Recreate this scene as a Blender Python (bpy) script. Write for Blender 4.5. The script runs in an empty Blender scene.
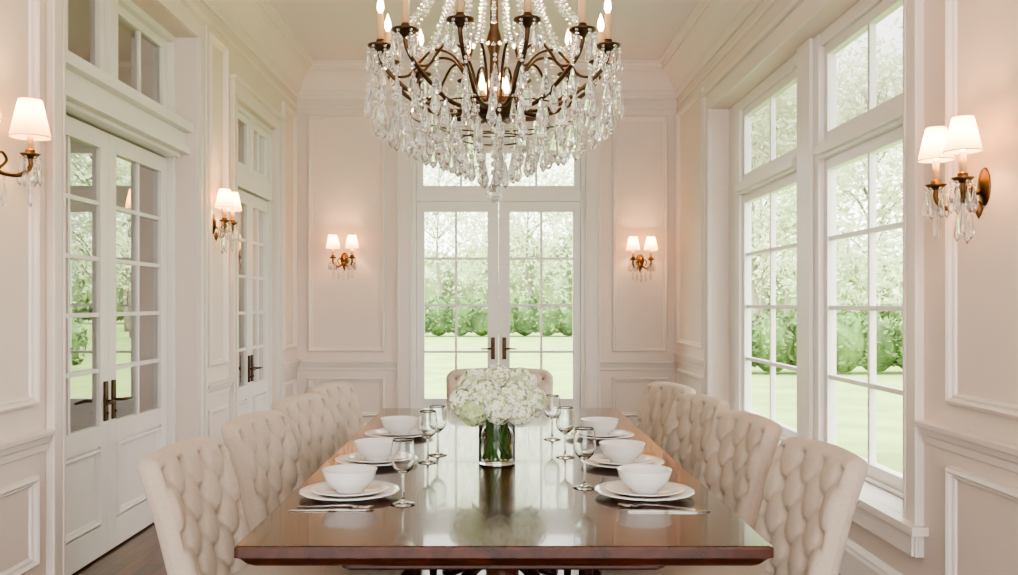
import bpy, bmesh, math, random
from mathutils import Vector, Matrix, noise
random.seed(7)
pi=math.pi
scene=bpy.context.scene
scene.view_settings.view_transform='AgX'
try: scene.view_settings.look='AgX - Medium High Contrast'
except Exception: pass
scene.view_settings.exposure=1.1

# ------------------------------------------------------------ dimensions
XL,XR,YB,YF=-1.82,1.636,8.23,-2.3
ZC=3.43
TC=0.015   # table centre line

# ------------------------------------------------------------ materials
def newmat(name):
    m=bpy.data.materials.new(name); m.use_nodes=True
    nt=m.node_tree; b=nt.nodes["Principled BSDF"]
    return m,nt,b
def simple(name,col,rough=.5,metal=0,spec=.5,bump=0,bscale=60,var=0,vscale=8,coat=0,emit=None,estr=0,sheen=0,sub=0,trans=0,ior=1.45):
    m,nt,b=newmat(name)
    b.inputs["Base Color"].default_value=(*col,1)
    b.inputs["Roughness"].default_value=rough
    b.inputs["Metallic"].default_value=metal
    b.inputs["Specular IOR Level"].default_value=spec
    b.inputs["Coat Weight"].default_value=coat
    b.inputs["Sheen Weight"].default_value=sheen
    b.inputs["Transmission Weight"].default_value=trans
    b.inputs["IOR"].default_value=ior
    if emit:
        b.inputs["Emission Color"].default_value=(*emit,1); b.inputs["Emission Strength"].default_value=estr
    tc=nt.nodes.new("ShaderNodeTexCoord")
    if var>0:
        n=nt.nodes.new("ShaderNodeTexNoise"); n.inputs["Scale"].default_value=vscale; n.inputs["Detail"].default_value=4
        nt.links.new(tc.outputs["Object"],n.inputs["Vector"])
        r=nt.nodes.new("ShaderNodeValToRGB")
        r.color_ramp.elements[0].position=.3; r.color_ramp.elements[1].position=.7
        r.color_ramp.elements[0].color=(*[max(0,c*(1-var)) for c in col],1)
        r.color_ramp.elements[1].color=(*[min(1,c*(1+var)) for c in col],1)
        nt.links.new(n.outputs["Fac"],r.inputs["Fac"]); nt.links.new(r.outputs["Color"],b.inputs["Base Color"])
    if bump>0:
        n=nt.nodes.new("ShaderNodeTexNoise"); n.inputs["Scale"].default_value=bscale; n.inputs["Detail"].default_value=3
        nt.links.new(tc.outputs["Object"],n.inputs["Vector"])
        bp=nt.nodes.new("ShaderNodeBump"); bp.inputs["Strength"].default_value=bump; bp.inputs["Distance"].default_value=.01
        nt.links.new(n.outputs["Fac"],bp.inputs["Height"]); nt.links.new(bp.outputs["Normal"],b.inputs["Normal"])
    return m

M_wall=simple("wall_paint",(.77,.675,.61),.55,var=.015,vscale=2)
M_trim=simple("trim_paint",(.79,.725,.675),.36,var=.01,vscale=3)
M_ceil=simple("ceiling_paint",(.80,.745,.755),.7,var=.01,vscale=2)
M_frame=simple("window_paint",(.81,.785,.75),.33,var=.01)
M_bronze=simple("aged_bronze",(.085,.048,.027),.35,metal=.85,var=.3,vscale=30)
M_brass=simple("antique_brass",(.13,.075,.035),.34,metal=1,var=.35,vscale=25)
M_linen=simple("cream_linen",(.54,.455,.375),.85,spec=.2,bump=.25,bscale=420,var=.05,vscale=90,sheen=.15)
M_button=simple("linen_button",(.36,.295,.23),.8,spec=.2,bump=.2,bscale=400)
M_leg=simple("dark_leg_wood",(.05,.02,.012),.35,var=.3,vscale=20)
M_china=simple("white_china",(.82,.81,.79),.12,coat=.4,var=.01)
M_silver=simple("silver_cutlery",(.45,.42,.38),.2,metal=1,var=.03)
M_candle=simple("candle_sleeve",(.60,.40,.21),.45,var=.05)
M_stem=simple("stem_green",(.10,.26,.04),.5,var=.25,vscale=40)
M_petal=simple("hydrangea_white",(.84,.86,.73),.7,var=.05,vscale=40)
M_petal2=simple("hydrangea_green_tint",(.56,.66,.36),.7,var=.1,vscale=40)
M_leafd=simple("flower_leaf",(.06,.18,.035),.5,var=.3,vscale=30)
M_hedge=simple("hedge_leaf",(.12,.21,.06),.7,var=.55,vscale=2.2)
M_hedge2=simple("shrub_leaf_hazed",(.36,.45,.24),.8,var=.45,vscale=.8)  # lighter than the hedge: distance haze is put into the colour
M_bark=simple("tree_bark",(.28,.24,.21),.9,bump=.5,bscale=14,var=.3)
M_bulb=simple("bulb_glow",(1,.85,.6),.3,emit=(1,.62,.28),estr=12)

def shade_mat():
    m=bpy.data.materials.new("lamp_shade_fabric"); m.use_nodes=True
    nt=m.node_tree; nt.nodes.clear()
    o=nt.nodes.new("ShaderNodeOutputMaterial")
    d=nt.nodes.new("ShaderNodeBsdfDiffuse"); d.inputs[0].default_value=(.80,.66,.48,1)
    t=nt.nodes.new("ShaderNodeBsdfTranslucent"); t.inputs[0].default_value=(.9,.68,.42,1)
    e=nt.nodes.new("ShaderNodeEmission"); e.inputs[0].default_value=(1,.66,.34,1); e.inputs[1].default_value=.3
    tc=nt.nodes.new("ShaderNodeTexCoord"); w=nt.nodes.new("ShaderNodeTexWave"); w.inputs["Scale"].default_value=60
    nt.links.new(tc.outputs["Object"],w.inputs["Vector"])
    bp=nt.nodes.new("ShaderNodeBump"); bp.inputs["Strength"].default_value=.1
    nt.links.new(w.outputs["Fac"],bp.inputs["Height"]); nt.links.new(bp.outputs["Normal"],d.inputs["Normal"])
    mx=nt.nodes.new("ShaderNodeMixShader"); mx.inputs[0].default_value=.4
    a=nt.nodes.new("ShaderNodeAddShader")
    nt.links.new(d.outputs[0],mx.inputs[1]); nt.links.new(t.outputs[0],mx.inputs[2])
    nt.links.new(mx.outputs[0],a.inputs[0]); nt.links.new(e.outputs[0],a.inputs[1]); nt.links.new(a.outputs[0],o.inputs[0])
    return m
M_shade=shade_mat()

def pane_mat(name,refl,tint=(1,1,1)):
    m=bpy.data.materials.new(name); m.use_nodes=True
    nt=m.node_tree; nt.nodes.clear()
    o=nt.nodes.new("ShaderNodeOutputMaterial")
    t=nt.nodes.new("ShaderNodeBsdfTransparent"); t.inputs[0].default_value=(*tint,1)
    g=nt.nodes.new("ShaderNodeBsdfGlossy"); g.inputs["Roughness"].default_value=.0
    mx=nt.nodes.new("ShaderNodeMixShader")
    lw=nt.nodes.new("ShaderNodeLayerWeight"); lw.inputs[0].default_value=.25
    ma=nt.nodes.new("ShaderNodeMath"); ma.operation='MULTIPLY_ADD'; ma.use_clamp=True
    ma.inputs[1].default_value=.6; ma.inputs[2].default_value=refl
    nt.links.new(lw.outputs["Fresnel"],ma.inputs[0]); nt.links.new(ma.outputs[0],mx.inputs[0])
    nt.links.new(t.outputs[0],mx.inputs[1]); nt.links.new(g.outputs[0],mx.inputs[2]); nt.links.new(mx.outputs[0],o.inputs[0])
    return m
M_pane=pane_mat("window_glass",.0)
M_pane2=pane_mat("door_glass",.50,(.85,.88,.86))
def glass_mat(name,col,ior,rough=0,white=0):
    m=bpy.data.materials.new(name); m.use_nodes=True
    nt=m.node_tree; nt.nodes.clear()
    o=nt.nodes.new("ShaderNodeOutputMaterial")
    g=nt.nodes.new("ShaderNodeBsdfGlass"); g.inputs[0].default_value=(*col,1); g.inputs["IOR"].default_value=ior; g.inputs["Roughness"].default_value=rough
    if white:
        d=nt.nodes.new("ShaderNodeBsdfTranslucent"); d.inputs[0].default_value=(1,1,1,1)
        d2=nt.nodes.new("ShaderNodeBsdfDiffuse"); d2.inputs[0].default_value=(1,1,1,1)
        m0=nt.nodes.new("ShaderNodeMixShader"); nt.links.new(d.outputs[0],m0.inputs[1]); nt.links.new(d2.outputs[0],m0.inputs[2])
        mx=nt.nodes.new("ShaderNodeMixShader"); mx.inputs[0].default_value=white
        nt.links.new(g.outputs[0],mx.inputs[1]); nt.links.new(m0.outputs[0],mx.inputs[2]); nt.links.new(mx.outputs[0],o.inputs[0])
    else: nt.links.new(g.outputs[0],o.inputs[0])
    return m
M_glass=glass_mat("clear_glass",(.99,1,.995),1.45)
M_crystal=glass_mat("cut_crystal",(1,1,1),1.52,0,.12)
M_water=glass_mat("water",(.97,1,.97),1.33)

def wood_mat(name,c1,c2,rough,coat,scale=(14,1.0,14),bump=.03):
    m,nt,b=newmat(name)
    tc=nt.nodes.new("ShaderNodeTexCoord"); mp=nt.nodes.new("ShaderNodeMapping"); mp.inputs["Scale"].default_value=scale
    nt.links.new(tc.outputs["Object"],mp.inputs[0])
    n=nt.nodes.new("ShaderNodeTexNoise"); n.inputs["Scale"].default_value=1.6; n.inputs["Detail"].default_value=8; n.inputs["Distortion"].default_value=.6
    nt.links.new(mp.outputs[0],n.inputs["Vector"])
    r=nt.nodes.new("ShaderNodeValToRGB"); r.color_ramp.elements[0].position=.32; r.color_ramp.elements[1].position=.7
    r.color_ramp.elements[0].color=(*c1,1); r.color_ramp.elements[1].color=(*c2,1)
    nt.links.new(n.outputs["Fac"],r.inputs["Fac"]); nt.links.new(r.outputs["Color"],b.inputs["Base Color"])
    b.inputs["Roughness"].default_value=rough; b.inputs["Coat Weight"].default_value=coat; b.inputs["Coat Roughness"].default_value=.04
    bp=nt.nodes.new("ShaderNodeBump"); bp.inputs["Strength"].default_value=bump; bp.inputs["Distance"].default_value=.003
    nt.links.new(n.outputs["Fac"],bp.inputs["Height"]); nt.links.new(bp.outputs["Normal"],b.inputs["Normal"])
    return m,nt,b,r,tc
M_table,_,tb_,_,_=wood_mat("mahogany",(.028,.007,.0035),(.085,.021,.009),.22,.5,(9,.9,9))
tb_.inputs["Specular IOR Level"].default_value=.35

M_floor,nt,b,r,tc=wood_mat("oak_floor",(.08,.03,.014),(.17,.07,.033),.3,.3,(9,1,9))
br=nt.nodes.new("ShaderNodeTexBrick"); br.inputs["Scale"].default_value=1; br.inputs["Brick Width"].default_value=1.1; br.inputs["Row Height"].default_value=.09
br.inputs["Mortar Size"].default_value=.002; br.inputs["Color1"].default_value=(1,1,1,1); br.inputs["Color2"].default_value=(.65,.6,.55,1); br.inputs["Mortar"].default_value=(.1,.08,.06,1)
mp=nt.nodes.new("ShaderNodeMapping"); mp.inputs["Rotation"].default_value=(0,0,pi/2)
nt.links.new(tc.outputs["Object"],mp.inputs[0]); nt.links.new(mp.outputs[0],br.inputs["Vector"])
mul=nt.nodes.new("ShaderNodeMixRGB"); mul.blend_type='MULTIPLY'; mul.inputs[0].default_value=1
nt.links.new(r.outputs["Color"],mul.inputs[1]); nt.links.new(br.outputs["Color"],mul.inputs[2]); nt.links.new(mul.outputs[0],b.inputs["Base Color"])

M_lawn=simple("lawn_grass",(.24,.35,.10),.9,var=.2,vscale=1.3,bump=.6,bscale=60)
def leaf_mat(name,col):
    m=bpy.data.materials.new(name); m.use_nodes=True
    nt=m.node_tree; nt.nodes.clear()
    o=nt.nodes.new("ShaderNodeOutputMaterial")
    d=nt.nodes.new("ShaderNodeBsdfDiffuse"); t=nt.nodes.new("ShaderNodeBsdfTranslucent")
    n=nt.nodes.new("ShaderNodeTexNoise"); n.inputs["Scale"].default_value=1.0
    tc=nt.nodes.new("ShaderNodeTexCoord"); nt.links.new(tc.outputs["Object"],n.inputs["Vector"])
    r=nt.nodes.new("ShaderNodeValToRGB"); r.color_ramp.elements[0].position=.35; r.color_ramp.elements[1].position=.65
    r.color_ramp.elements[0].color=(*[c*.75 for c in col],1); r.color_ramp.elements[1].color=(*[min(1,c*1.2) for c in col],1)
    nt.links.new(n.outputs["Fac"],r.inputs["Fac"])
    nt.links.new(r.outputs[0],d.inputs[0]); nt.links.new(r.outputs[0],t.inputs[0])
    mx=nt.nodes.new("ShaderNodeMixShader"); mx.inputs[0].default_value=.5
    nt.links.new(d.outputs[0],mx.inputs[1]); nt.links.new(t.outputs[0],mx.inputs[2]); nt.links.new(mx.outputs[0],o.inputs[0])
    return m
M_tree=leaf_mat("tree_leaf_hazed",(.70,.76,.56))  # leaf colour paled to imitate haze and overexposed daylight

# ------------------------------------------------------------ mesh builder
class MB:
    def __init__(s): s.v=[];s.f=[];s.m=[];s.s=[];s.mats=[]
    def mi(s,mat):
        if mat not in s.mats: s.mats.append(mat)
        return s.mats.index(mat)
    def add(s,vs,fs,mat,smooth=False,M=None):
        o=len(s.v); i=s.mi(mat)
        if M is not None: vs=[M@Vector(p) for p in vs]
        s.v.extend([tuple(p) for p in vs])
        for f in fs: s.f.append(tuple(o+k for k in f)); s.m.append(i); s.s.append(smooth)
    def box(s,x0,x1,y0,y1,z0,z1,mat,mp=None,M=None):
        vs=[(x,y,z) for x in (x0,x1) for y in (y0,y1) for z in (z0,z1)]
        if mp: vs=[mp(*p) for p in vs]
        s.add(vs,[(0,1,3,2),(4,6,7,5),(0,4,5,1),(2,3,7,6),(0,2,6,4),(1,5,7,3)],mat,False,M)
    def quad(s,pts,mat): s.add(pts,[(0,1,2,3)],mat)
    def lathe(s,prof,mat,n=24,M=None,smooth=True,fn=None):
        vs=[];fs=[]
        for r,z in prof:
            for k in range(n):
                a=2*pi*k/n; rr=max(r,1e-5)*(fn(a,r) if fn else 1)
                vs.append((rr*math.cos(a),rr*math.sin(a),z))
        for i in range(len(prof)-1):
            for k in range(n):
                k2=(k+1)%n
                fs.append((i*n+k,i*n+k2,(i+1)*n+k2,(i+1)*n+k))
        s.add(vs,fs,mat,smooth,M)
    def tube(s,pts,rad,mat,n=8,M=None,caps=True):
        pts=[Vector(p) for p in pts]; N=len(pts)
        if not isinstance(rad,(list,tuple)): rad=[rad]*N
        vs=[];fs=[]; prev=None
        for i,p in enumerate(pts):
            t=(pts[min(i+1,N-1)]-pts[max(i-1,0)]).normalized()
            if prev is None:
                u=t.orthogonal().normalized()
            else:
                u=(prev-t*prev.dot(t)).normalized()
            prev=u; w=t.cross(u)
            for k in range(n):
                a=2*pi*k/n; vs.append(p+(u*math.cos(a)+w*math.sin(a))*rad[i])
        for i in range(N-1):
            for k in range(n):
                k2=(k+1)%n; fs.append((i*n+k,i*n+k2,(i+1)*n+k2,(i+1)*n+k))
        if caps:
            fs.append(tuple(range(n))[::-1]); fs.append(tuple((N-1)*n+k for k in range(n)))
        s.add(vs,fs,mat,True,M)
    def ball(s,c,r,mat,n=12,rz=None,smooth=True):
        rz=rz or r
        m=max(4,n//2); prof=[(r*math.sin(pi*i/m),-rz*math.cos(pi*i/m)) for i in range(m+1)]
        s.lathe(prof,mat,n,Matrix.Translation(c),smooth)
    def build(s,name,parent=None,bevel=0,recalc=True):
        me=bpy.data.meshes.new(name); me.from_pydata(s.v,[],s.f)
        for m in s.mats: me.materials.append(m)
        me.polygons.foreach_set("material_index",s.m); me.polygons.foreach_set("use_smooth",s.s)
        me.update()
        if recalc:
            bm=bmesh.new(); bm.from_mesh(me)
            bmesh.ops.recalc_face_normals(bm,faces=bm.faces); bm.to_mesh(me); bm.free()
        ob=bpy.data.objects.new(name,me); scene.collection.objects.link(ob)
        if parent: ob.parent=parent
        if bevel:
            md=ob.modifiers.new("bev",'BEVEL'); md.width=bevel; md.segments=2; md.limit_method='ANGLE'; md.angle_limit=math.radians(50)
        return ob
def empty(name,loc=(0,0,0)):
    e=bpy.data.objects.new(name,None); e.location=loc; e.empty_display_size=.1; scene.collection.objects.link(e); return e
def catmull(P,n=8):
    P=[Vector(p) for p in P]; Q=[P[0]*2-P[1]]+P+[P[-1]*2-P[-2]]; out=[]
    for i in range(1,len(Q)-2):
        for k in range(n):
            t=k/n; a,b_,c,d=Q[i-1],Q[i],Q[i+1],Q[i+2]
            out.append(.5*((2*b_)+(c-a)*t+(2*a-5*b_+4*c-d)*t*t+(3*b_-a-3*c+d)*t**3))
    out.append(P[-1]); return out

# wall coordinate maps: (u along wall, d outward depth, z)
mR=lambda u,d,z:(XR+d,u,z)
mL=lambda u,d,z:(XL-d,u,z)
mBk=lambda u,d,z:(u,YB+d,z)

# ------------------------------------------------------------ shell
mb=MB(); mb.box(XL-3.2,XR+.27,YF,YB+.2,-.12,0,M_floor); mb.build("floor")
mb=MB(); mb.box(XL-3.2,XR+.27,YF,YB+.2,ZC,ZC+.15,M_ceil); mb.build("ceiling")

OR=(3.585,6.89,.42,2.75)
mb=MB()
mb.box(YF,OR[0],0,.27,0,ZC,M_wall,mR); mb.box(OR[1],YB+.2,0,.27,0,ZC,M_wall,mR)
mb.box(OR[0],OR[1],0,.27,0,OR[2],M_wall,mR); mb.box(OR[0],OR[1],0,.27,OR[3],ZC,M_wall,mR)
mb.build("wall_right")
OL1=(3.76,5.47,0,2.88); OL2=(6.25,7.45,0,2.70)
mb=MB()
for a,c in ((YF,OL1[0]),(OL1[1],OL2[0]),(OL2[1],YB)): mb.box(a,c,0,.24,0,ZC,M_wall,mL)
mb.box(OL1[0],OL1[1],0,.24,OL1[3],ZC,M_wall,mL); mb.box(OL2[0],OL2[1],0,.24,OL2[3],ZC,M_wall,mL)
mb.build("wall_left")
OB=(-.775,.805,0,2.74)
mb=MB()
mb.box(XL-3.2,OB[0],0,.2,0,ZC,M_wall,mBk); mb.box(OB[1],XR,0,.2,0,ZC,M_wall,mBk); mb.box(OB[0],OB[1],0,.2,OB[3],ZC,M_wall,mBk)
mb.build("wall_back")
mb=MB(); mb.box(XL-3.2,XL-3.05,YF,YB,0,ZC,M_wall); mb.box(XL-3.05,XL-.24,YF,YF+.15,0,ZC,M_wall); mb.build("wall_hallway_and_light_block")  # second box: unseen end wall added to keep the hallway dark

# ------------------------------------------------------------ mouldings
def sweep(mb,mp,prof,u0,u1,zref,mat,mit0=False,mit1=False):
    vs=[];n=len(prof)
    for d,z in prof: vs.append(mp(u0+(d if mit0 else 0),-d,zref+z))
    for d,z in prof: vs.append(mp(u1-(d if mit1 else 0),-d,zref+z))
    fs=[(i,i+1,n+i+1,n+i) for i in range(n-1)]
    fs.append(tuple(range(n))); fs.append(tuple(range(n,2*n)))
    mb.add(vs,fs,mat)
CROWN=[(0,-.30),(.018,-.30),(.024,-.275),(.018,-.262),(.018,-.235),(.04,-.225),(.048,-.20),(.06,-.165),(.085,-.12),(.12,-.085),(.15,-.07),(.15,-.05),(.165,-.045),(.175,-.02),(.20,-.012),(.20,0),(0,0)]
RAIL=[(0,-.085),(.012,-.08),(.014,-.055),(.022,-.045),(.026,-.025),(.042,-.018),(.045,0),(0,.002)]
BASE=[(0,0),(.022,0),(.022,.13),(.016,.145),(.016,.155),(.006,.175),(0,.18)]
FRZ=[(0,-.03),(.01,-.028),(.014,-.015),(.01,-.002),(0,0)]
mb=MB()
for P_,z_ in ((CROWN,ZC),(FRZ,3.07)):
    sweep(mb,mBk,P_,XL,XR,z_,M_trim,True,True)
    sweep(mb,mL,P_,YF,YB,z_,M_trim,False,True)
    sweep(mb,mR,P_,YF,YB,z_,M_trim,False,True)
mb.build("trim_crown",bevel=0)
mb=MB()
for a,c,m1 in ((XL,-.91,0),(.94,XR,1)): sweep(mb,mBk,RAIL,a,c,.745,M_trim,not m1,bool(m1))
for a,c in ((YF,3.64),(5.60,6.14),(7.56,YB)): sweep(mb,mL,RAIL,a,c,.765,M_trim,False,c==YB)
for a,c in ((YF,3.45),(7.03,YB)): sweep(mb,mR,RAIL,a,c,.825,M_trim,False,c==YB)
mb.build("trim_chair_rail")
mb=MB(); sweep(mb,mBk,BASE,XL,-.91,0,M_trim,True,False); sweep(mb,mBk,BASE,.94,XR,0,M_trim,False,True); mb.build("baseboard_back")
mb=MB()
for a,c in ((YF,3.64),(5.60,6.14),(7.56,YB)): sweep(mb,mL,BASE,a,c,0,M_trim,False,c==YB)
mb.build("baseboard_left")
mb=MB(); sweep(mb,mR,BASE,YF,YB,0,M_trim,False,True); mb.build("baseboard_right")

PM=[(0,0),(0,-.012),(.006,-.024),(.016,-.029),(.024,-.022),(.028,-.010),(.034,-.013),(.041,-.008),(.044,0)]
def ploop(mb,mp,u0,u1,z0,z1,mat=M_trim,prof=PM,k=1.0):
    vs=[];fs=[];n=len(prof)
    for i,d in prof:
        i*=k; vs+= [mp(u0+i,d,z0+i),mp(u1-i,d,z0+i),mp(u1-i,d,z1-i),mp(u0+i,d,z1-i)]
    for i in range(n-1):
        for c in range(4):
            c2=(c+1)%4; fs.append((i*4+c,i*4+c2,(i+1)*4+c2,(i+1)*4+c))
    mb.add(vs,fs,mat)
mb=MB()
for a,c in ((-1.72,-1.02),(1.045,1.555)):
    ploop(mb,mBk,a,c,.83,2.98); ploop(mb,mBk,a,c,.24,.60)
for a,c in ((-.6,1.3),(1.45,3.56),(5.68,6.06),(7.64,8.12)):
    ploop(mb,mL,a,c,.87,2.98); ploop(mb,mL,a,c,.24,.60)
for a,c in ((-.6,1.3),(1.45,3.26),(7.12,8.12)):
    ploop(mb,mR,a,c,.91,2.98); ploop(mb,mR,a,c,.24,.69)
mb.build("trim_wall_panels")

# ------------------------------------------------------------ casings
def casing(mb,mp,u0,u1,z0,z1,w,bottom=False,head=True):
    zb=z0-(w if bottom else 0)
    for a,c in ((u0-w,u0),(u1,u1+w)):
        mb.box(a,c,-.022,0,zb,z1+w,M_trim,mp)
    for a,c in ((u0-w-.001,u0-w+.018),(u1+w-.018,u1+w+.001)):
        mb.box(a,c,-.036,-.0225,zb,z1+w,M_trim,mp)
    for a,c in ((u0-.018,u0-.001),(u1+.001,u1+.018)):
        mb.box(a,c,-.030,-.0225,z0,z1+.018,M_trim,mp)
    mb.box(u0+.0005,u1-.0005,-.022,0,z1,z1+w,M_trim,mp)
    mb.box(u0-w-.01,u1+w+.01,-.05,0,z1+w+.0005,z1+w+.03,M_trim,mp)
mb=MB(); casing(mb,mR,OR[0],OR[1],OR[2],OR[3],.12,True)
mb.box(OR[0]-.16,OR[1]+.16,-.065,-.0005,OR[2]-.03,OR[2]+.003,M_trim,mR)
mb.box(OR[0]+.001,OR[1]-.001,0,.125,OR[2],OR[2]+.003,M_trim,mR)
mb.box(OR[0]-.11,OR[1]+.11,-.045,-.0225,OR[2]-.12,OR[2]-.0305,M_trim,mR)
mb.box(OR[0]+.001,OR[1]-.001,-.0215,-.0005,OR[2]-.12,OR[2]-.0305,M_trim,mR)
mb.build("trim_window_casing",bevel=.003)
mb=MB(); casing(mb,mL,OL1[0],OL1[1],0,OL1[3],.11); casing(mb,mL,OL2[0],OL2[1],0,OL2[3],.10); mb.build("trim_hall_door_casing",bevel=.003)
mb=MB(); casing(mb,mBk,OB[0],OB[1],0,OB[3],.13); mb.build("trim_garden_door_casing",bevel=.003)

# ------------------------------------------------------------ sashes
def sash(mb,mp,u0,u1,z0,z1,st,rb,rt,cols,rows,d0,d1,glass,mun=.022,mat=M_frame,su=None):
    s0,s1=su or (st,st)
    mb.box(u0,u0+s0,d0,d1,z0,z1,mat,mp); mb.box(u1-s1,u1,d0,d1,z0,z1,mat,mp)
    mb.box(u0+s0,u1-s1,d0,d1,z0,z0+rb,mat,mp); mb.box(u0+s0,u1-s1,d0,d1,z1-rt,z1,mat,mp)
    a,c,e,f=u0+s0,u1-s1,z0+rb,z1-rt; dm=(d0+d1)/2
    for i in range(1,cols):
        x=a+(c-a)*i/cols; mb.box(x-mun/2,x+mun/2,d0+.008,d1-.008,e,f,mat,mp)
    for j in range(1,rows):
        z=e+(f-e)*j/rows; mb.box(a,c,d0+.0085,d1-.0085,z-mun/2,z+mun/2,mat,mp)
    mb.quad([mp(a,dm,e),mp(c,dm,e),mp(c,dm,f),mp(a,dm,f)],glass)
def winr(name,g0,g1):
    mb=MB()
    d0,d1=.155,.205; st=.05
    sash(mb,mR,g0-st,g1+st,.44,2.06,st,.06,.06,2,4,d0,d1,M_pane,.024)
    sash(mb,mR,g0-st,g1+st,2.15,2.68,st,.055,.055,2,1,d0,d1,M_pane,.024)
    return mb.build(name,bevel=.002)
winr("window_1",3.86,4.906); winr("window_2",5.37,6.55)
mb=MB()
mb.box(OR[0]+.0005,3.81,.13,.22,.4235,2.7495,M_frame,mR)
mb.box(4.956,5.32,.125,.22,.4235,2.7495,M_frame,mR); mb.box(5.03,5.245,.10,.124,.4235,2.7495,M_frame,mR)
mb.box(6.60,OR[1]-.0005,.13,.22,.4235,2.7495,M_frame,mR)
for a,c in ((3.81,4.956),(5.32,6.60)):
    mb.box(a,c,.12,.22,2.06,2.15,M_frame,mR); mb.box(a,c,.095,.119,2.08,2.13,M_frame,mR)
    mb.box(a,c,.13,.22,2.68,2.7495,M_frame,mR); mb.box(a,c,.13,.22,.4235,.44,M_frame,mR)
mb.build("window_frame",bevel=.003)

def handle(mb,mp,u,z,d,dirn):
    mb.box(u-.018,u+.018,d-.012,d,z-.10,z+.10,M_bronze,mp)
    mb.tube([mp(u,d-.012,z),mp(u,d-.05,z),mp(u+.02*dirn,d-.055,z),mp(u+.11*dirn,d-.055,z-.004)],[.008,.008,.009,.006],M_bronze,8)
    mb.tube([mp(u,d-.012,z-.06),mp(u,d-.02,z-.06)],.008,M_bronze,8)
def leaf_door(name,mp,u0,u1,z1,gz0,d0,d1,cols,rows,glass,hside,hz,st=.09,su=None):
    mb=MB()
    s0,s1=su or (st,st)
    sash(mb,mp,u0,u1,gz0-.1,z1,st,.10,.09,cols,rows,d0,d1,glass,.022,M_frame,su)
    zt=gz0-.1
    mb.box(u0,u0+s0,d0,d1,.01,zt,M_frame,mp); mb.box(u1-s1,u1,d0,d1,.01,zt,M_frame,mp)
    mb.box(u0+s0,u1-s1,d0,d1,.01,.16,M_frame,mp); mb.box(u0+s0,u1-s1,d0+.015,d1-.015,.16,zt,M_frame,mp)
    if zt-.16>.15: ploop(mb,lambda u,d,z:mp(u,d+d0+.015,z),u0+s0+.01,u1-s1-.01,.17,zt-.01,M_frame,k=.7)
    u=u1-s1/2 if hside>0 else u0+s0/2
    handle(mb,mp,u,hz,d0,-hside)
    return mb.build(name,bevel=.002)
leaf_door("door_1",mBk,-.735,.013,2.20,.40,.06,.105,2,4,M_pane,1,.86,.075,(.07,.10))
leaf_door("door_2",mBk,.017,.765,2.20,.40,.06,.105,2,4,M_pane,-1,.86,.075,(.10,.07))
mb=MB()
mb.box(-.7745,-.737,.03,.15,0,2.7395,M_frame,mBk); mb.box(.767,.8045,.03,.15,0,2.7395,M_frame,mBk)
mb.box(-.735,.765,.02,.15,2.205,2.30,M_frame,mBk); mb.box(-.735,.765,.03,.15,2.70,2.7395,M_frame,mBk)
sash(mb,mBk,-.735,.765,2.30,2.70,.06,.05,.05,4,1,.06,.105,M_pane)
mb.box(-.735,.765,.0,.2,-.0,.009,M_bronze,mBk)
mb.build("door_frame",bevel=.002)
a0,a1,am=OL1[0]+.04,5.43,(OL1[0]+.04+5.43)/2
leaf_door("door_3",mL,a0,am-.002,2.14,.66,.16,.205,2,5,M_pane2,1,.78,.09)
leaf_door("door_4",mL,am+.002,a1,2.14,.66,.16,.205,2,5,M_pane2,-1,.78,.09)
mb=MB()
mb.box(OL1[0]+.0005,a0-.002,.12,.235,0,2.8795,M_frame,mL); mb.box(5.432,5.4695,.12,.235,0,2.8795,M_frame,mL)
mb.box(a0,5.43,.08,.235,2.15,2.36,M_frame,mL); mb.box(OL1[0]+.0005,5.4695,.03,.119,2.17,2.21,M_frame,mL); mb.box(OL1[0]+.0005,5.4695,.01,.079,2.30,2.355,M_frame,mL)
mb.box(OL1[0]+.0005,5.4695,.06,.119,2.21,2.30,M_frame,mL)
sash(mb,mL,a0,am-.045,2.36,2.84,.06,.05,.05,2,1,.16,.205,M_pane2)
sash(mb,mL,am+.045,5.43,2.36,2.84,.06,.05,.05,2,1,.16,.205,M_pane2)
mb.box(am-.045,am+.045,.13,.22,2.36,2.84,M_frame,mL); mb.box(a0,5.43,.12,.235,2.84,2.8795,M_frame,mL)
mb.build("door_frame",bevel=.002)
leaf_door("door_5",mL,6.29,6.848,2.10,.66,.05,.095,2,5,M_pane2,1,.78,.08)
leaf_door("door_6",mL,6.852,7.41,2.10,.66,.05,.095,2,5,M_pane2,-1,.78,.08)
mb=MB()
mb.box(6.2505,6.288,.03,.2,0,2.6995,M_frame,mL); mb.box(7.412,7.4495,.03,.2,0,2.6995,M_frame,mL)
mb.box(6.29,7.41,.02,.2,2.11,2.25,M_frame,mL)
sash(mb,mL,6.29,6.82,2.25,2.66,.05,.05,.05,2,1,.05,.095,M_pane2); sash(mb,mL,6.88,7.41,2.25,2.66,.05,.05,.05,2,1,.05,.095,M_pane2)
mb.box(6.82,6.88,.03,.12,2.25,2.66,M_frame,mL); mb.box(6.29,7.41,.03,.2,2.66,2.6995,M_frame,mL)
mb.build("door_frame",bevel=.002)

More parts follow.
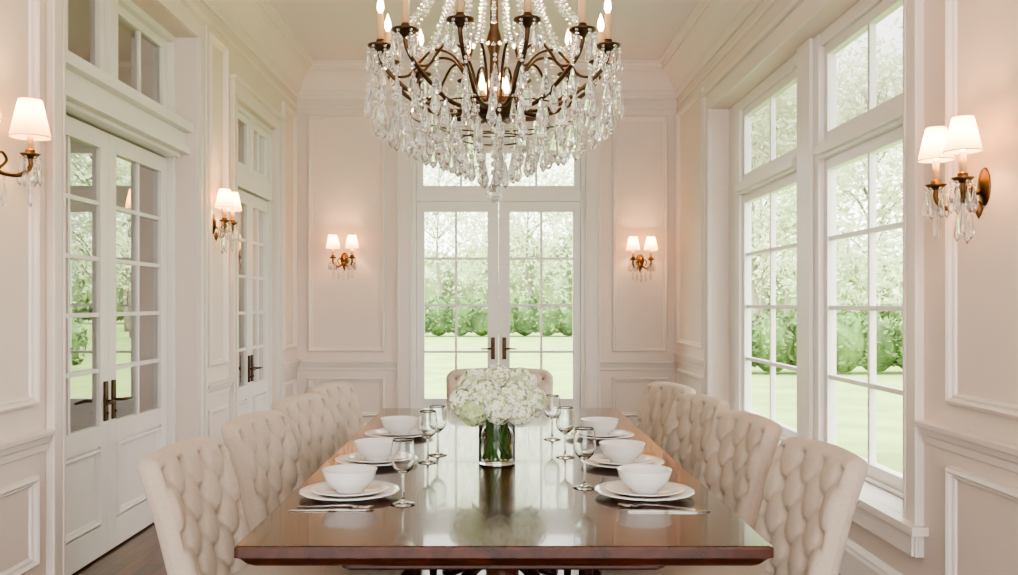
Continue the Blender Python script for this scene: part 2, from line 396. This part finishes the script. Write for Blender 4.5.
# ------------------------------------------------------------ table
def rrect(hx,hy,r,n=6):
    P=[]
    for cx,cy,a0 in ((hx-r,hy-r,0),(-hx+r,hy-r,pi/2),(-hx+r,-hy+r,pi),(hx-r,-hy+r,1.5*pi)):
        for k in range(n+1):
            a=a0+pi/2*k/n; P.append((cx+r*math.cos(a),cy+r*math.sin(a)))
    return P
def loft_rr(mb,levels,mat,M=None,r=.02):
    vs=[];fs=[];n=None
    for hx,hy,z in levels:
        P=rrect(hx,hy,min(r,hx*.9,hy*.9)); n=len(P); vs+=[(x,y,z) for x,y in P]
    for i in range(len(levels)-1):
        for k in range(n):
            k2=(k+1)%n; fs.append((i*n+k,i*n+k2,(i+1)*n+k2,(i+1)*n+k))
    fs.append(tuple(range(n))[::-1]); fs.append(tuple((len(levels)-1)*n+k for k in range(n)))
    mb.add(vs,fs,mat,False,M)
T0,T1=1.95,4.525; TY=(T0+T1)/2; hy=(T1-T0)/2; hx=.585
tbl=MB()
loft_rr(tbl,[(hx-.03,hy-.03,-.05),(hx-.022,hy-.022,-.045),(hx-.012,hy-.012,-.034),(hx-.008,hy-.008,-.03),(hx,hy,-.025),(hx,hy,-.006),(hx-.002,hy-.002,-.002),(hx-.006,hy-.006,0)],M_table,r=.012)
loft_rr(tbl,[(hx-.20,hy-.22,-.115),(hx-.195,hy-.215,-.11),(hx-.195,hy-.215,-.0505)],M_table)
for sy in (-.72,.72):
    M=Matrix.Translation((0,sy,0))
    tbl.lathe([(.0,-.62),(.07,-.62),(.085,-.58),(.075,-.54),(.05,-.50),(.06,-.44),(.085,-.38),(.09,-.33),(.07,-.27),(.045,-.23),(.05,-.19),(.08,-.16),(.10,-.13),(.11,-.1155),(0,-.1155)],M_table,28,M)
    tbl.box(-.22,.22,sy-.16,sy+.16,-.14,-.1152,M_table)
    for a in range(4):
        an=pi/4+a*pi/2; dx,dy=math.cos(an),math.sin(an)
        P=catmull([(dx*.04,sy+dy*.04,-.56),(dx*.16,sy+dy*.16,-.60),(dx*.27,sy+dy*.27,-.69),(dx*.36,sy+dy*.36,-.725)],5)
        tbl.tube(P,[.035-.015*i/(len(P)-1) for i in range(len(P))],M_table,10)
tbl.box(-.025,.025,-.72,.72,-.50,-.44,M_table)
t=tbl.build("dining_table"); t.location=(TC,TY,.75)

# ------------------------------------------------------------ chair
def chair_mesh():
    mb=MB()
    h=.50; T=.065; p=.125; q=.165
    NU,NV=72,76
    def hw(v):
        w=.213+.020*(v/h)
        rc=.05; dt=h-v
        if dt<rc: w-=rc*(1-math.sqrt(max(0,1-((rc-dt)/rc)**2)))
        return w
    def mid(v):
        s=v/h
        return .205+ .095*s+.035*s**3
    def P(a,v,side):
        w=hw(v); u=a*w
        eu=min(1,(w-abs(u))/.022); ev=min(1,(h-v)/.026)
        e=max(0,min(eu,ev)); rnd=math.sqrt(max(0,1-(1-e)**2))
        off=T/2*rnd
        curve=.022*(u/.25)**2
        arch=.012*(1-(u/.24)**2)*(v/h)**4
        if side>0:
            A=u/p+(v-.04)/q; B=u/p-(v-.04)/q
            pil=(abs(math.sin(pi*A))*abs(math.sin(pi*B)))**.36
            nearA=abs(A-round(A)); nearB=abs(B-round(B)); dd=math.sqrt(nearA**2+nearB**2)
            hole=math.exp(-(dd/.17)**2)
            fade=min(1,max(0,min((w-abs(u)),(h-v))/.03))
            y=mid(v)-off-curve -(.016*pil-.023*hole)*fade
        else: y=mid(v)+off*.9-curve
        return (u,y,.36+v+arch)
    for side in (1,-1):
        vs=[];fs=[]
        for j in range(NV+1):
            tv=j/NV; v=h*(1-(1-tv)**1.3)
            for i in range(NU+1):
                t=-1+2*i/NU; a=math.copysign(1-(1-abs(t))**1.3,t); vs.append(P(a,v,side))
        for j in range(NV):
            for i in range(NU):
                k=j*(NU+1)+i; fs.append((k,k+1,k+NU+2,k+NU+1))
        mb.add(vs,fs,M_linen,True)
    for ia in range(-8,12):
        for ib in range(-12,9):
            u=(ia+ib)*p/2; v=(ia-ib)*q/2+.04
            if 0.05<v<h-.03 and abs(u)<hw(v)-.025:
                x,y,z=P(u/hw(v),v,1)
                mb.lathe([(0,-.006),(.008,-.005),(.012,0),(.008,.004),(0,.006)],M_button,10,Matrix.Translation((x,y-.003,z))@Matrix.Rotation(pi/2,4,'X'))
    def cushion(z0,z1,hx_,y0,y1,r,mat):
        cy=(y0+y1)/2; hy_=(y1-y0)/2
        lv=[(hx_-.012,hy_-.012,z0),(hx_,hy_,z0+.012)]
        for k in range(7):
            a=pi/2*k/6; lv.append((hx_-r*(1-math.cos(a)),hy_-r*(1-math.cos(a)),z1-r+r*math.sin(a)))
        lv.append((hx_*.5,hy_*.5,z1+.012)); lv.append((.01,.01,z1+.015))
        vs=[];fs=[];n=None
        for a_,b_,z in lv:
            Pn=rrect(a_,b_,min(.05,a_*.8,b_*.8)); n=len(Pn); vs+=[(x,y+cy,z) for x,y in Pn]
        for i in range(len(lv)-1):
            for k in range(n):
                k2=(k+1)%n; fs.append((i*n+k,i*n+k2,(i+1)*n+k2,(i+1)*n+k))
        fs.append(tuple(range(n))[::-1]); fs.append(tuple((len(lv)-1)*n+k for k in range(n)))
        mb.add(vs,fs,mat,True)
    cushion(.34,.405,.235,-.27,.225,.012,M_linen)
    cushion(.405,.485,.24,-.28,.215,.035,M_linen)
    Pn=rrect(.24,.2475,.05,6); mb.tube([(x,y-.0325,.408) for x,y in Pn]+[(Pn[0][0],Pn[0][1]-.0325,.408)],.005,M_linen,6)
    for sx in (-1,1):
        mb.tube([(sx*.2,-.235,.345),(sx*.2,-.238,.30),(sx*.203,-.24,0)],[.026,.024,.015],M_leg,10)
        mb.tube([(sx*.2,.19,.345),(sx*.202,.205,.2),(sx*.205,.25,0)],[.026,.022,.015],M_leg,10)
    return mb
cm=chair_mesh(); ch0=cm.build("dining_chair",recalc=True); cme=ch0.data
def place_chair(ob,x,y,deg): ob.location=(x,y,0); ob.rotation_euler=(0,0,math.radians(deg))
ys=[2.56,3.24,3.88,4.47]; xs=[.605,.59,.575,.56]; ph=[6,9,12,15]
first=True
for y,x,f in zip(ys,xs,ph):
    for sgn in (1,-1):
        if first: o=ch0; first=False
        else: o=bpy.data.objects.new("dining_chair",cme); scene.collection.objects.link(o)
        place_chair(o,TC+sgn*x,y,(-90+f) if sgn>0 else (90-f))
o=bpy.data.objects.new("dining_chair",cme); scene.collection.objects.link(o); place_chair(o,TC,4.70,0); o.scale=(1.28,1,1.05)

# ------------------------------------------------------------ tableware
TZ=.7503
def plate_mesh():
    mb=MB()
    sc=lambda a,r:1+(.018*abs(math.cos(8*a)) if r>.09 else 0)
    mb.lathe([(0,.004),(.075,.003),(.08,0),(.083,.003),(.10,.008),(.132,.013),(.134,.015),(.131,.017),(.10,.012),(.082,.007),(0,.007)],M_china,96,None,True,sc)
    mb.lathe([(0,.0075),(.065,.008),(.072,.009),(.09,.016),(.106,.020),(.107,.022),(.104,.023),(.088,.019),(.07,.012),(0,.0115)],M_china,96,None,True,lambda a,r:1+(.015*abs(math.cos(8*a)) if r>.08 else 0))
    return mb.build("dinner_plate")
def bowl_mesh():
    mb=MB()
    mb.lathe([(0,.003),(.034,.003),(.036,0),(.039,0),(.038,.007),(.052,.015),(.064,.030),(.071,.047),(.074,.058),(.075,.060),(.072,.060),(.068,.047),(.060,.031),(.047,.018),(.03,.012),(0,.011)],M_china,64)
    return mb.build("soup_bowl")
pl=plate_mesh(); bw=bowl_mesh()
sets=[(-.402,2.47),(-.395,2.97),(-.385,3.56),(.402,2.47),(.405,2.93),(.40,3.53)]
for i,(x,y) in enumerate(sets):
    a=pl if i==0 else bpy.data.objects.new("dinner_plate",pl.data)
    c=bw if i==0 else bpy.data.objects.new("soup_bowl",bw.data)
    if i: scene.collection.objects.link(a); scene.collection.objects.link(c)
    a.location=(x,y,TZ); c.location=(x,y,TZ+.0122)
def glass_mesh():
    mb=MB()
    mb.lathe([(0,0),(.032,0),(.033,.0015),(.025,.004),(.006,.009),(.0035,.02),(.0033,.07),(.005,.078),(.014,.084),(.026,.096),(.032,.115),(.032,.135),(.028,.165),(.0275,.170),(.0265,.170),(.027,.165),(.0308,.135),(.0308,.115),(.025,.098),(.013,.087),(0,.084)],M_glass,40)
    return mb.build("wine_glass")
gl=glass_mesh()
for i,(x,y) in enumerate([(-.245,2.36),(-.228,2.98),(-.205,3.12),(.249,2.57),(.232,3.08),(.212,3.48)]):
    a=gl if i==0 else bpy.data.objects.new("wine_glass",gl.data)
    if i: scene.collection.objects.link(a)
    a.location=(x,y,TZ)
def knife():
    mb=MB()
    out=[(-.10,.006),(-.06,.008),(-.01,.006),(0,.005),(.02,.009),(.07,.010),(.095,.007),(.105,.001)]
    vs=[];n=len(out)
    for z in (0,.003):
        vs+=[(x,w,z) for x,w in out]+[(x,-w,z) for x,w in out[::-1]]
    m=2*n; fs=[tuple(range(m))[::-1],tuple(range(m,2*m))]+[(k,(k+1)%m,m+(k+1)%m,m+k) for k in range(m)]
    mb.add(vs,fs,M_silver); return mb.build("table_knife",bevel=.001)
def fork():
    mb=MB()
    out=[(-.10,.007),(-.07,.008),(-.01,.003),(.03,.0035),(.045,.011),(.055,.012)]
    zz=[.002,.002,.006,.007,.004,.003]; vs=[];n=len(out)
    for i,(x,w) in enumerate(out):
        vs+=[(x,-w,zz[i]),(x,w,zz[i]),(x,w,zz[i]+.0025),(x,-w,zz[i]+.0025)]
    fs=[(0,1,2,3),tuple(4*(n-1)+k for k in (3,2,1,0))]
    for i in range(n-1):
        for k in range(4): k2=(k+1)%4; fs.append((4*i+k,4*i+k2,4*i+4+k2,4*i+4+k))
    mb.add(vs,fs,M_silver)
    for k in range(4):
        y=-.0095+.00633*k; mb.tube([(.052,y,.0042),(.075,y,.003),(.095,y*.95,.006)],[.0017,.0015,.0008],M_silver,6)
    return mb.build("table_fork")
k1=knife(); k1.location=(-.425,2.285,TZ); k1.rotation_euler=(0,0,.01)
k2=fork(); k2.location=(-.41,2.312,TZ); k2.rotation_euler=(0,0,-.02)
f2=bpy.data.objects.new("table_knife",k1.data); scene.collection.objects.link(f2); f2.location=(.43,2.275,TZ); f2.rotation_euler=(0,0,-.03)
f3=bpy.data.objects.new("table_fork",k2.data); scene.collection.objects.link(f3); f3.location=(.405,2.315,TZ); f3.rotation_euler=(0,0,pi-.25)

# ------------------------------------------------------------ vase with hydrangeas
vz=empty("hydrangea_vase",(0,2.96,TZ))
mb=MB(); mb.lathe([(0,0),(.058,0),(.060,.003),(.060,.165),(.0595,.167),(.057,.167),(.0565,.165),(.0565,.012),(.054,.009),(0,.009)],M_glass,48); mb.build("glass_vase",vz)
mb=MB(); mb.lathe([(0,.0095),(.0535,.0095),(.0560,.0125),(.0560,.115),(0,.115)],M_water,40); mb.build("vase_water",vz)
balls=[(0,.02,.268,.058),(-.075,0,.258,.056),(.078,.01,.258,.056),(-.04,-.085,.235,.058),(.052,-.08,.228,.056),(-.105,-.06,.205,.052),(.112,-.045,.208,.052),(.005,-.115,.192,.05),(-.05,.09,.25,.055),(.05,.09,.25,.055),(-.075,-.10,.178,.045),(.075,-.10,.178,.045),(-.10,.05,.205,.05),(.105,.06,.205,.05)]
mb=MB()
for i in range(14):
    a=2*pi*i/14+.2; r0=.03+.015*random.random(); bx,by,bz,_=balls[i]
    P=catmull([(r0*math.cos(a+2.4),r0*math.sin(a+2.4),.018),(.25*bx,.25*by,.10),(bx*.42,by*.42,.165),(bx*.9,by*.9,bz-.03)],5)
    mb.tube(P,.0042,M_stem,7)
for i in range(12):
    a=2*pi*i/12+.1; c,s=math.cos(a),math.sin(a); L=.075; w=.026
    pts=[(0.05,0,.175),(.08,-w,.185),(.09,0,.18),(.08,w,.185),(.05+L*.9,-w*.6,.172),(.05+L,0,.168),(.05+L*.9,w*.6,.172),(.05+L*1.3,0,.152)]
    vs=[(x*c-y*s,x*s+y*c,z) for x,y,z in pts]
    mb.add(vs,[(0,1,2),(0,2,3),(1,4,5,2),(2,5,6,3),(4,7,5),(5,7,6)],M_leafd,True)
mb.build("stems_and_leaves",vz,recalc=False)
mb=MB()
for bi,(bx,by,bz,br_) in enumerate(balls):
    mat=M_petal2 if bi in (10,12) else M_petal
    br_*=.93
    mb.ball((bx,by,bz),br_*.84,M_petal2,12)  # greener core paints shading contrast in behind the florets
    N=85
    for k in range(N):
        z=1-2*(k+.5)/N; rr=math.sqrt(1-z*z); a=k*2.39996
        nrm=Vector((rr*math.cos(a),rr*math.sin(a),z))
        nrm=(nrm+Vector([random.uniform(-.15,.15) for _ in range(3)])).normalized()
        c=Vector((bx,by,bz))+nrm*br_*random.uniform(.93,1.06)
        u=nrm.orthogonal().normalized(); w=nrm.cross(u); ro=random.random()*pi
        S=random.uniform(.010,.0135)
        mt=M_petal2 if random.random()<.06 else mat
        for q_ in range(4):
            an=ro+q_*pi/2; d=u*math.cos(an)+w*math.sin(an); e=-u*math.sin(an)+w*math.cos(an)
            mb.add([c,c+d*S*.6+e*S*.45+nrm*.002,c+d*S*1.05+nrm*.0005,c+d*S*.6-e*S*.45+nrm*.002],[(0,1,2,3)],mt,False)
mb.build("hydrangea_blooms",vz,recalc=False)

# ------------------------------------------------------------ crystal primitives
def drop(mb,c,L,w,n=6):
    mb.lathe([(0,0),(w*.3,-L*.10),(w*.5,-L*.3),(w,-L*.66),(w*.8,-L*.84),(0,-L)],M_crystal,n,Matrix.Translation(c)@Matrix.Rotation(random.random()*3,4,'Z'),False)
def bead(mb,c,r,n=6):
    mb.lathe([(0,r),(r*.8,r*.55),(r,0),(r*.8,-r*.55),(0,-r)],M_crystal,n,Matrix.Translation(c),False)

# ------------------------------------------------------------ sconces
def sconce(loc,rot,spread,out=.12,sh=1.0):
    e=empty("wall_sconce",loc); e.rotation_euler=(0,0,rot)
    mcr=MB(); mb=MB()
    mb.lathe([(0,.02),(.018,.018),(.03,.010),(.042,.006),(.045,0),(0,0)],M_brass,24,Matrix.Rotation(pi/2,4,'X')@Matrix.Diagonal((.85,1.45,1,1)))
    mb.tube(catmull([(0,-.012,-.01),(0,-.045,-.03),(0,-.06,.0),(0,-.05,.03)],5),.008,M_brass,10)
    mb.ball((0,-.05,-.045),.018,M_brass,12,.026)
    mb.lathe([(0,.03),(.008,.02),(.015,.0),(.008,-.02),(0,-.035)],M_brass,12,Matrix.Translation((0,-.02,-.075)))
    mc=MB(); ms=MB(); mbu=MB()
    for sx in (-1,1):
        X=sx*spread/2
        mb.tube(catmull([(0,-.045,-.02),(X*.35,-.06,-.060),(X*.75,-out*.85,-.065),(X,-out,-.03),(X,-out,.005)],6),.0085,M_brass,8)
        mb.tube(catmull([(X*.4,-.06,-.05),(X*.6,-.07,-.015),(X*.38,-.07,.01),(X*.22,-.065,-.015)],5),.0055,M_brass,7)
        mb.lathe([(0,.0),(.012,.0),(.028,.010),(.036,.018),(.032,.019),(.012,.008),(0,.008)],M_brass,24,Matrix.Translation((X,-out,0)))
        mb.lathe([(.016,.008),(.017,.03),(.013,.036),(0,.036)],M_brass,16,Matrix.Translation((X,-out,0)))
        mc.lathe([(0,.03),(.011,.03),(.011,.10),(0,.10)],M_candle,16,Matrix.Translation((X,-out,0)))
        mbu.ball((X,-out,.125),.011,M_bulb,10,.024)
        zt,zb=.215,.215-.112*sh
        prof=[(.033*sh,zt),(.058*sh,zb)]
        ms.lathe(prof,M_shade,40,Matrix.Translation((X,-out,0)))
        for zz,rr in ((zt,.033*sh),(zb,.058*sh)):
            P=[(X+rr*math.cos(2*pi*k/28),-out+rr*math.sin(2*pi*k/28),zz) for k in range(29)]
            ms.tube(P,.0018,M_candle,6,caps=False)
        L=bpy.data.lights.new("bulb",'POINT'); L.energy=2.9; L.color=(1,.55,.26); L.shadow_soft_size=.02
        lo=bpy.data.objects.new("bulb_light",L); scene.collection.objects.link(lo); lo.parent=e; lo.location=(X,-out,.165)
        mx=[]
        for k in range(6):
            a=2*pi*k/6; mx.append((X+.033*math.cos(a),-out+.033*math.sin(a),.008,.085))
        mx+= [(X*.5,-.07,-.070,.09),(X,-out,-.035,.12)]
        for x,y,z,Ln in mx:
            bead(mcr,(x,y,z-.006),.006); bead(mcr,(x,y,z-.017),.005); drop(mcr,(x,y,z-.023),Ln,.0125) 
    drop(mcr,(0,-.06,-.085),.11,.014)
    mb.build("brass_arms",e); mc.build("candle_tubes",e); mbu.build("bulbs",e); ms.build("lamp_shades",e,recalc=False)
    mcr.build("crystal_drops",e)
    return e
for loc,rot,sp,o_,sh in [((XL,3.13,1.80),pi/2,.33,.12,1.22),((XL,5.80,1.78),pi/2,.17,.10,1.05),((XR,3.035,1.665),-pi/2,.18,.12,1.0),((-1.385,YB,1.67),0,.17,.12,1.08),((1.30,YB,1.655),0,.16,.12,1.08)]:
    sconce(loc,rot,sp,o_,sh)

# ------------------------------------------------------------ chandelier
DZ=-.035
ce=empty("crystal_chandelier",(-.01,3.26,DZ))
mb=MB(); mc=MB(); cr=MB(); bu=MB()
mb.lathe([(0,1.945),(.02,1.95),(.045,1.975),(.080,1.985),(.092,1.995),(.092,2.025),(.080,2.035),(.03,2.05),(.018,2.09),(.016,2.2),(.03,2.25),(.016,2.3),(.012,2.6),(.05,2.68),(.12,2.72),(.125,2.75),(.05,2.77),(.014,2.82),(.008,2.85),(0,2.86)],M_bronze,28)
z=2.85; ct=ZC-DZ
while z<ct-.05:
    P=[(.012*math.cos(a),0,z+.022*math.sin(a)) for a in [2*pi*k/12 for k in range(13)]]
    if int(round((z-2.85)/.034))%2: P=[(y,x,zz) for x,y,zz in P]
    mb.tube(P,.003,M_bronze,6,caps=False); z+=.034
mb.lathe([(0,ct-.06),(.03,ct-.055),(.07,ct-.02),(.075,ct-.001),(0,ct-.001)],M_bronze,28)
def ring(r,z,t):
    mb.tube([(r*math.cos(2*pi*k/64),r*math.sin(2*pi*k/64),z) for k in range(65)],t,M_bronze,6,caps=False)
ring(.30,1.985,.003); ring(.20,1.945,.003); ring(.12,1.90,.003)
NA=12
for k in range(NA):
    a=2*pi*(k+.5)/NA; c,s=math.cos(a),math.sin(a); R=.41
    P=catmull([(r*c,r*s,zz) for r,zz in [(.085,2.01),(.15,1.995),(.23,2.01),(.32,2.065),(.385,2.12),(R,2.165),(R,2.19)]],6)
    mb.tube(P,.0078,M_bronze,8)
    P=catmull([(r*c,r*s,zz) for r,zz in [(.085,2.02),(.10,2.11),(.15,2.19),(.22,2.205),(.27,2.16),(.31,2.11),(.37,2.10)]],6)
    mb.tube(P,.0052,M_bronze,7)
    M=Matrix.Translation((R*c,R*s,2.19))
    mb.lathe([(0,-.012),(.01,-.01),(.014,0),(.03,.006),(.043,.012),(.046,.018),(.042,.018),(.02,.012),(.016,.03),(.015,.037),(0,.037)],M_bronze,20,M)
    mc.lathe([(0,.03),(.012,.03),(.012,.125),(.010,.128),(0,.128)],M_candle,14,M)
    bu.lathe([(0,.128),(.006,.13),(.013,.147),(.011,.167),(.004,.187),(0,.198)],M_bulb,10,M)
    for j in range(6):
        b2=2*pi*j/6; x=R*c+.042*math.cos(b2); y=R*s+.042*math.sin(b2)
        bead(cr,(x,y,2.196),.006); bead(cr,(x,y,2.184),.006); drop(cr,(x,y,2.178),.07,.011)
    for r_,z_ in ((.25,2.015),(.34,2.07)):
        bead(cr,(r_*c,r_*s,z_-.012),.006); drop(cr,(r_*c,r_*s,z_-.02),.09,.014)
def dropring(r,z,n,L,w,beads=2):
    for k in range(n):
        a=2*pi*(k+random.uniform(-.12,.12))/n; x,y=r*math.cos(a),r*math.sin(a); zz=z+random.uniform(-.006,.006)
        for b_ in range(beads): bead(cr,(x,y,zz-.008-.014*b_),.0065)
        drop(cr,(x,y,zz-.014*beads-.004),L,w)
for r,z_,n,L,w in [(.45,2.09,32,.095,.0175),(.42,2.035,28,.095,.0175),(.37,2.0,28,.095,.0175),(.31,1.965,25,.095,.0175),(.25,1.935,21,.095,.0175),(.19,1.915,17,.095,.017),(.135,1.89,13,.095,.017),(.085,1.87,9,.095,.017),(.04,1.85,5,.10,.017)]:
    dropring(r,z_,n,L,w)
for k in range(6): bead(cr,(0,0,1.93-.03*k),.013,8)
drop(cr,(0,0,1.765),.095,.030,8)
for k in range(28):
    a=2*pi*k/28; c,s=math.cos(a),math.sin(a)
    r0,z0,r1,z1=.12,2.73,(.40 if k%2 else .24),(2.20 if k%2 else 2.19)
    N=32
    for j in range(N+1):
        t=j/N; r=r0+(r1-r0)*t**1.6; zz=z0+(z1-z0)*t-.02*math.sin(pi*t)
        bead(cr,(r*c,r*s,zz),.007 if j%4 else .010,6)
for k in range(NA):
    a0_=2*pi*(k+.5)/NA; a1_=2*pi*(k+1.5)/NA
    for j in range(13):
        t=j/12; a=a0_+(a1_-a0_)*t; bead(cr,(.415*math.cos(a),.415*math.sin(a),2.195-.07*math.sin(pi*t)),.0075,6)
for k in range(4):
    a=2*pi*k/4+.5; x,y=.05*math.cos(a),.05*math.sin(a)
    mc.lathe([(0,2.035),(.009,2.035),(.009,2.07),(0,2.07)],M_candle,12,Matrix.Translation((x,y,0)))
    bu.lathe([(0,2.07),(.006,2.072),(.012,2.09),(.004,2.125),(0,2.135)],M_bulb,10,Matrix.Translation((x,y,0)))
mb.build("bronze_frame",ce); mc.build("candle_sleeves",ce); bu.build("flame_bulbs",ce); cr.build("crystals",ce)
L=bpy.data.lights.new("chandelier_glow",'POINT'); L.energy=7; L.color=(1,.75,.5); L.shadow_soft_size=.15
lo=bpy.data.objects.new("glow_light",L); scene.collection.objects.link(lo); lo.parent=ce; lo.location=(0,0,2.45)

# ------------------------------------------------------------ garden
mb=MB(); mb.box(-40,55,YB+.2,100,-.3,-.12,M_lawn); mb.box(XR+.27,55,YF-6,YB+.2,-.3,-.12,M_lawn); mb.build("lawn")
def leafcloud(mb,pts,mat,size):
    for p in pts:
        u=Vector([random.gauss(0,1) for _ in range(3)]).normalized(); w=u.orthogonal().normalized()
        S=size*random.uniform(.6,1.3); p=Vector(p)
        mb.add([p-u*S,p-w*S*.5,p+u*S,p+w*S*.5],[(0,1,2,3)],mat)
def hedge(name,x0,x1,y,hh,dpt,N,size=.08,mat=M_hedge,step=.7,vary=.12):
    mb=MB(); pts=[]
    nb=int((x1-x0)/step)
    for k in range(nb):
        cx=x0+(k+.5)*(x1-x0)/nb; h2=hh*random.uniform(1-vary,1+vary); yy=y+random.uniform(-.2,.2)*dpt
        R=step*.62
        mb.lathe([(R*math.sin(pi*i/8),h2*.5-h2*.5*math.cos(pi*i/8)-.115) for i in range(9)],mat,14,Matrix.Translation((cx,yy,0)))
        for j in range(N):
            th=random.random()*2*pi; z=random.uniform(-1,1); rr=math.sqrt(1-z*z)
            pts.append((cx+R*1.25*rr*math.cos(th),yy+dpt*rr*math.sin(th),max(size*.8,h2*.5-.1+z*h2*.55)))
    leafcloud(mb,pts,mat,size); mb.build(name,recalc=False)
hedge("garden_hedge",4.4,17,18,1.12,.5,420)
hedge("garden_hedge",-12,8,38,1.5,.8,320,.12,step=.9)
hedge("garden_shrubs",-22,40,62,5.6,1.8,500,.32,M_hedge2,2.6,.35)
def tree(x,y,h,R,N):
    mb=MB(); hb=h*.3
    mb.tube(catmull([(x,y,-.115),(x+.1,y,hb*.5),(x-.05,y,hb),(x+.1,y,h*.7)],4),[.12-.008*i for i in range(13)],M_bark,8)
    cl=[]
    for k in range(26):
        a=random.random()*2*pi; z=hb*.8+(h-hb*.8)*random.random()
        r=R*random.uniform(.25,.95)*math.sin(pi*min(1,max(.2,(z-hb*.5)/(h-hb*.3))))**.5
        c=(x+r*math.cos(a),y+r*math.sin(a),z); cl.append(c)
        mid=(x+.4*r*math.cos(a),y+.4*r*math.sin(a),z-.5)
        mb.tube(catmull([(x,y,max(hb*.6,z-1.3)),mid,c],4),[.035,.032,.03,.026,.023,.02,.017,.014,.011],M_bark,5)
    pts=[]
    for j in range(N):
        c=random.choice(cl); v=Vector([random.gauss(0,1) for _ in range(3)])*R*.24; pts.append((c[0]+v.x,c[1]+v.y,max(1.3,c[2]+v.z)))
    leafcloud(mb,pts,M_tree,.12); mb.build("garden_tree",recalc=False)
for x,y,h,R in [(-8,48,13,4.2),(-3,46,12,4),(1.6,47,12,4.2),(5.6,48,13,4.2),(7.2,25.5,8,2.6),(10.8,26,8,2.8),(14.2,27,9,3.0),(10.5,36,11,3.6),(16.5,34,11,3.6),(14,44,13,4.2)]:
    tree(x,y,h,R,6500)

# ------------------------------------------------------------ light
w=bpy.data.worlds.new("sky"); scene.world=w; w.use_nodes=True
bg=w.node_tree.nodes["Background"]; bg.inputs[0].default_value=(1,.985,.965,1); bg.inputs[1].default_value=3.0
S=bpy.data.lights.new("sun",'SUN'); S.energy=5; S.angle=.05; S.color=(1,.95,.86)
so=bpy.data.objects.new("sun",S); scene.collection.objects.link(so); so.rotation_euler=(0,math.radians(-42),0)

# ------------------------------------------------------------ camera
cam=bpy.data.cameras.new("camera"); co=bpy.data.objects.new("camera",cam); scene.collection.objects.link(co)
co.location=(0,0,1.275); co.rotation_euler=(pi/2,0,0); cam.lens=32; cam.sensor_width=36
cam.shift_x=12/1018; cam.shift_y=15.5/1018; cam.clip_start=.05; cam.clip_end=300
scene.camera=co
